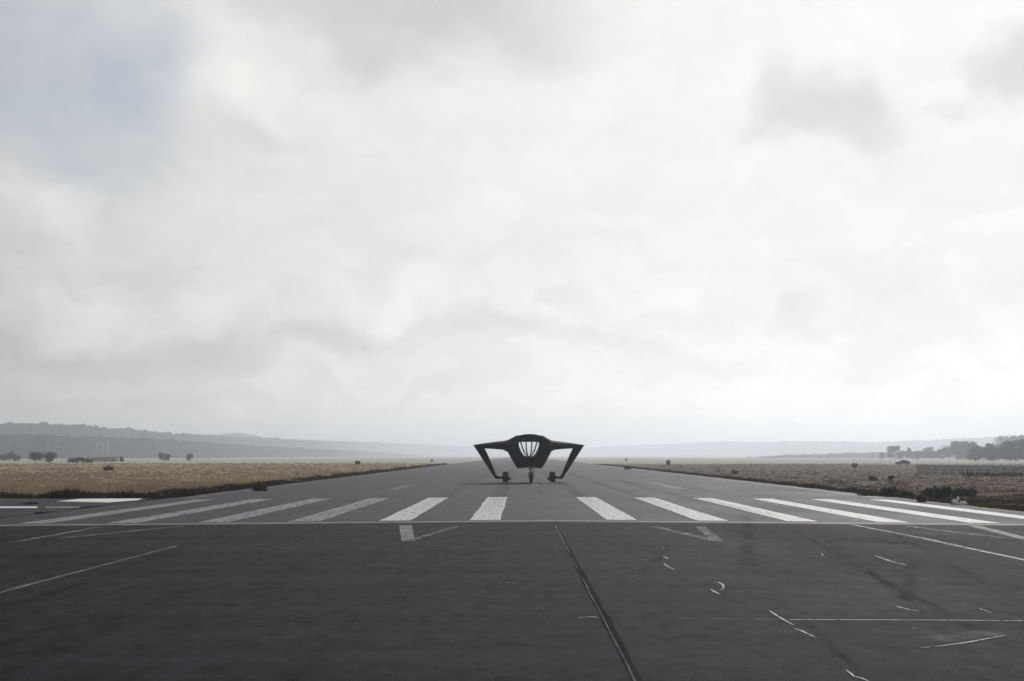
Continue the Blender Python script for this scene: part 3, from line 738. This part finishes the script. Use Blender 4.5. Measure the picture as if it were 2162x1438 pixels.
D = 400; x = at(1906, D)
car = tag(empty('parked_car', (x, D, zfield(x, D)+.02), 0.12), 'small dark car parked beyond the heath near hazy trees', 'car')
prof = [(-2.0, .30), (-2.02, .72), (-1.85, .88), (-1.15, .95), (-.55, 1.36), (.75, 1.40), (1.35, 1.0), (1.95, .92), (2.05, .62), (2.0, .30)]
def side_ring(y, inset): return [(px_*(1-inset*.06), y, pz_ if pz_ < .97 else pz_ - inset*.04) for px_, pz_ in prof]
loft_obj('body', [side_ring(-.80, 1), side_ring(-.72, 0), side_ring(.72, 0), side_ring(.80, 1)], M['car'], car)
for yy in (-.81, .81):
    s = .012*(1 if yy > 0 else -1)
    V = [(-1.02, yy+s, .96), (-.52, yy+s, 1.28), (.68, yy+s, 1.31), (1.18, yy+s, .99)]
    V2 = [(a, yy-s, c) for a, b, c in V]
    loft_obj('side_window', [V, V2], M['glass'], car)
for wx in (-1.3, 1.3):
    for yy in (-.72, .72):
        bm = bmesh.new(); add_bar(bm, (wx, yy-.11, .32), (wx, yy+.11, .32), .32, seg=16); wo = bm_obj('wheel', bm, M['rubber_tyre'], car)
        bm = bmesh.new(); s = 1 if yy > 0 else -1; add_bar(bm, (wx, yy+s*.10, .32), (wx, yy+s*.125, .32), .18, seg=12); bm_obj('rim', bm, M['steel'], wo)

x, D = 22.9+1.2, 75.2
lump = tag(empty('concrete_lump', (x, D, zroad(XR)-.02)), 'broken white concrete lump lying on the right runway edge', 'debris')
for k, (dx, dz, s) in enumerate(((-.12, .14, (.42, .36, .36)), (.32, .09, (.46, .3, .24)), (.05, .34, (.16, .14, .26)))):
    bm = bmesh.new(); bmesh.ops.create_icosphere(bm, subdivisions=2, radius=.5)
    for v in bm.verts:
        q = 1 + .35*mnoise.noise(v.co*2.2 + Vector((k*5, 0, 0))); v.co = Vector((v.co.x*s[0]*q + dx, v.co.y*s[1]*q, v.co.z*s[2]*q + dz))
    bm_obj('chunk', bm, M['lump'], lump)
bm = bmesh.new(); add_bar(bm, (-.34, 0, -.02), (-.36, 0, .42), .03); add_bar(bm, (-.36, 0, .40), (-.30, -.02, .58), .07); bm_obj('marker_stake', bm, M['sign'], lump)

# ------------------------------------------------------------------ the aircraft
AD = F*H/56.0; K = F/AD                         # distance; photo pixels per metre there
AX = at(1117, AD)
craft = tag(empty('box_wing_aircraft', (AX, AD, zroad(AX)), R(1.2)), 'black box-wing drone aircraft standing on the runway with drooping strut legs', 'aircraft')
def lp(dx, py, y=0.): return Vector((dx/K, y, (1018-py)/K))
HO = [(0, 917.8), (14, 918.4), (28.5, 920.3), (43, 928.8), (47, 940), (46, 953), (38, 968), (30, 982), (25, 988.6), (10, 987.4), (0, 985.8)]
HI = [(0, 932.4), (11, 932.6), (21.5, 933), (22.2, 936), (21.8, 940), (20.5, 945), (18, 951), (14.5, 957.5), (10.5, 962), (5, 964.8), (0, 965.3)]
def full(h): return h + [(-a, b) for a, b in h[-2:0:-1]]
def station(pts, y, s, cy=950.):
    return [lp(a*s, cy + (b-cy)*s, y) for a, b in full(pts)]
rings = [station(HI, -1.55, 1.02), station(HI, -1.9, 1.12), station(HO, -1.82, .92), station(HO, -1.5, 1.0), station(HO, -.9, 1.0), station(HO, .7, .99), station(HO, 1.7, .90), station(HO, 2.3, .76),
         station(HI, 2.25, 1.12), station(HI, 1.9, 1.0), station(HI, .2, .97)]
bm = bmesh.new(); nn = 20; RV = [[bm.verts.new(p) for p in r] for r in rings]
for i in range(len(RV)):
    a, b = RV[i], RV[(i+1) % len(RV)]
    for j in range(nn): bm.faces.new((a[j], a[(j+1) % nn], b[(j+1) % nn], b[j]))
bm_obj('hull', bm, M['carbon'], craft)
# top hood, slightly proud of the hull
hood = []
for y, s, dz in ((-2.15, .86, .02), (-1.9, 1.0, 0.), (-.6, 1.03, -.05), (1.0, 1.0, -.05), (2.0, .8, 0.)):
    top = [(-22*s, 920.6), (-14*s, 918.3), (0, 917.3), (14*s, 918.3), (22*s, 920.6)]
    bot = [(21*s, 931.6), (0, 932.0), (-21*s, 931.6)]
    hood.append([lp(a, b, y) + Vector((0, 0, -dz*(-1))) for a, b in top] + [lp(a, b, y) for a, b in bot])
loft_obj('hood', hood, M['carbon_top'], craft)
# lip frame round the duct mouth
for side in (-1, 1):
    for (tx_, ty, bx_, by_, r) in ((17.5, 933, 2.2, 967, .065), (6.0, 932.5, .8, 967, .06)):
        bm = bmesh.new(); a = lp(side*tx_, ty, .5); b = lp(side*bx_*1.6, 955, .35); c = lp(side*bx_, by_, .2)
        mid = a.lerp(c, .55) + Vector((side*.10, 0, -.02))
        add_bar(bm, a, mid, r, r*1.1, 8); add_bar(bm, mid, c, r*1.1, r*.9, 8); bm_obj('duct_strut', bm, M['strut'], craft)
bm = bmesh.new(); bmesh.ops.create_uvsphere(bm, u_segments=14, v_segments=10, radius=.2, matrix=Matrix.Translation(lp(0, 966.5, .1)) @ Matrix.Diagonal((1.3, 2.2, .8, 1)))
bm_obj('duct_hub', bm, M['carbon'], craft, True)
loft_obj('canopy_glass', [[lp(a*.985, 950 + (b-950)*.985, -1.30) for a, b in full(HI)], [lp(a*.985, 950 + (b-950)*.985, -1.28) for a, b in full(HI)]], M['canopy'], craft)
# chin plates below the mouth
for side in (-1, 1):
    loft_obj('chin_plate', [[lp(side*3, 968, -1.98), lp(side*14, 966, -1.9), lp(side*23, 984, -1.72), lp(side*9, 984.5, -1.9)], [lp(side*3, 968, -1.7), lp(side*14, 966, -1.6), lp(side*23, 984, -1.45), lp(side*9, 984.5, -1.6)]], M['carbon'], craft)
def foil(cx, top, bot, y0, y1, n=12):
    """lens section in the y-z plane at px offset cx"""
    r = []
    for k in range(n):
        a = 2*math.pi*k/n; u = (1-math.cos(a))/2
        yy = y0 + (y1-y0)*u; zt = math.sin(a); sh = abs(zt)**.8*math.copysign(1, zt)
        mid, half = (top+bot)/2, (bot-top)/2
        r.append(lp(cx, mid - half*sh, yy))
    return r
for side in (-1, 1):
    loft_obj('wing', [foil(side*36, 924.5, 956, -1.3, 1.8), foil(side*46, 929.2, 954., -1.2, 1.8), foil(side*55, 930.6, 949.6, -1.0, 1.75), foil(side*75, 933., 947.8, -.5, 1.65), foil(side*98, 936., 946.4, .05, 1.5), foil(side*118.6, 939.3, 940.6, .6, 1.45)], M['carbon'], craft)
    # drooping leg: a blade from the wing tip in and down to the axle
    def blade(xo, xi, py, y0, y1, pyi=None):
        pyi = py if pyi is None else pyi
        o_, i_ = lp(side*xo, py), lp(side*xi, pyi); r = []
        for k in range(10):
            a = 2*math.pi*k/10; c = (1-math.cos(a))/2; sn = math.sin(a); sh = abs(sn)**.75*math.copysign(1, sn)
            m_ = (o_+i_)/2; v = m_ + (o_-i_)/2*sh; v.y = y0 + (y1-y0)*c; r.append(v)
        return r
    loft_obj('leg_strut', [blade(118.2, 94, 939.6, .55, 1.45, 945.2), blade(107, 88, 957, .5, 1.3), blade(90.5, 77.5, 982, .4, 1.05), blade(77, 69, 1002, .3, .75), blade(71.5, 65, 1011.5, .28, .62, 1006)], M['carbon'], craft)
    bm = bmesh.new(); add_bar(bm, lp(side*70, 1008.6, .45), lp(side*50, 1008.2, .45), .125, .11, 12); ax = bm_obj('axle', bm, M['carbon'], craft)
    def wheel(cx, py, rad, wd, y):
        bm = bmesh.new(); seg = 28; prof = [(-.5, .62), (-.5, .86), (-.36, .97), (-.14, 1.0), (.14, 1.0), (.36, .97), (.5, .86), (.5, .62)]
        c = lp(cx, py, y); vv = []
        for k in range(seg):
            a = 2*math.pi*k/seg
            vv.append([bm.verts.new(c + Vector((u*wd, math.cos(a)*rad*q, math.sin(a)*rad*q))) for u, q in prof])
        for k in range(seg):
            A, B = vv[k], vv[(k+1) % seg]
            for j in range(len(prof)): bm.faces.new((A[j], B[j], B[(j+1) % len(prof)], A[(j+1) % len(prof)]))
        wo = bm_obj('wheel', bm, M['rubber_tyre'], craft)
        bm = bmesh.new(); add_bar(bm, c - Vector((wd*.42, 0, 0)), c + Vector((wd*.42, 0, 0)), rad*.63, seg=20); bm_obj('rim', bm, M['strut'], wo)
        return wo
    wheel(side*49.7, 1006.8, 11.2/K, 12/K, .45)
    bm = bmesh.new(); add_box(bm, lp(side*42.6, 1010.5, .45), (.30, .55, .24)); add_bar(bm, lp(side*45, 1010, .45), lp(side*39, 1011.8, .2), .065); bm_obj('brake_unit', bm, M['carbon'], craft, bevel=.03)
nx_ = 3.2
bm = bmesh.new(); add_bar(bm, lp(nx_*.6, 984, -1.2), lp(nx_, 1000, -1.5), .10, .085, 12); bm_obj('nose_strut', bm, M['strut'], craft)
for s in (-1, 1):
    bm = bmesh.new(); add_bar(bm, lp(nx_+s*1.5, 996, -1.5), lp(nx_+s*5.2, 999, -1.5), .05); add_bar(bm, lp(nx_+s*5.2, 998.5, -1.5), lp(nx_+s*4.2, 1009.5, -1.55), .05, .04); bm_obj('nose_fork', bm, M['steel'], craft)
bm = bmesh.new(); add_bar(bm, lp(nx_+5.6, 987, -1.1), lp(nx_+6.4, 996, -1.35), .04); add_bar(bm, lp(nx_+6.4, 996, -1.35), lp(nx_+3, 1003, -1.5), .04); bm_obj('drag_brace', bm, M['steel'], craft)
bm = bmesh.new(); add_box(bm, lp(nx_*.6, 987.5, -1.35), (.42, .5, .22)); bm_obj('gear_door', bm, M['steel'], craft, bevel=.03)
wheel(nx_, 1008.6, 9.4/K, 6.8/K, -1.55)

# ------------------------------------------------------------------ haze: one closed box of even, pale, forward-scattering air
bm = bmesh.new(); add_box(bm, (0, 4600, 50.), (19000, 11000, 108.))
m = bpy.data.materials.new('haze_air'); m.use_nodes = True; t = NT(m.node_tree); t.n.clear()
pv = t.node('ShaderNodeVolumePrincipled', {'Color': c4(.835, .90, 1.0), 'Density': .00034, 'Anisotropy': .72})
t.l.new(pv.outputs[0], t.node('ShaderNodeOutputMaterial').inputs['Volume'])
hz = bm_obj('haze', bm, m); tag(hz, kind='stuff'); hz['label'] = 'thin pale haze in the air over the airfield'; hz['category'] = 'haze'
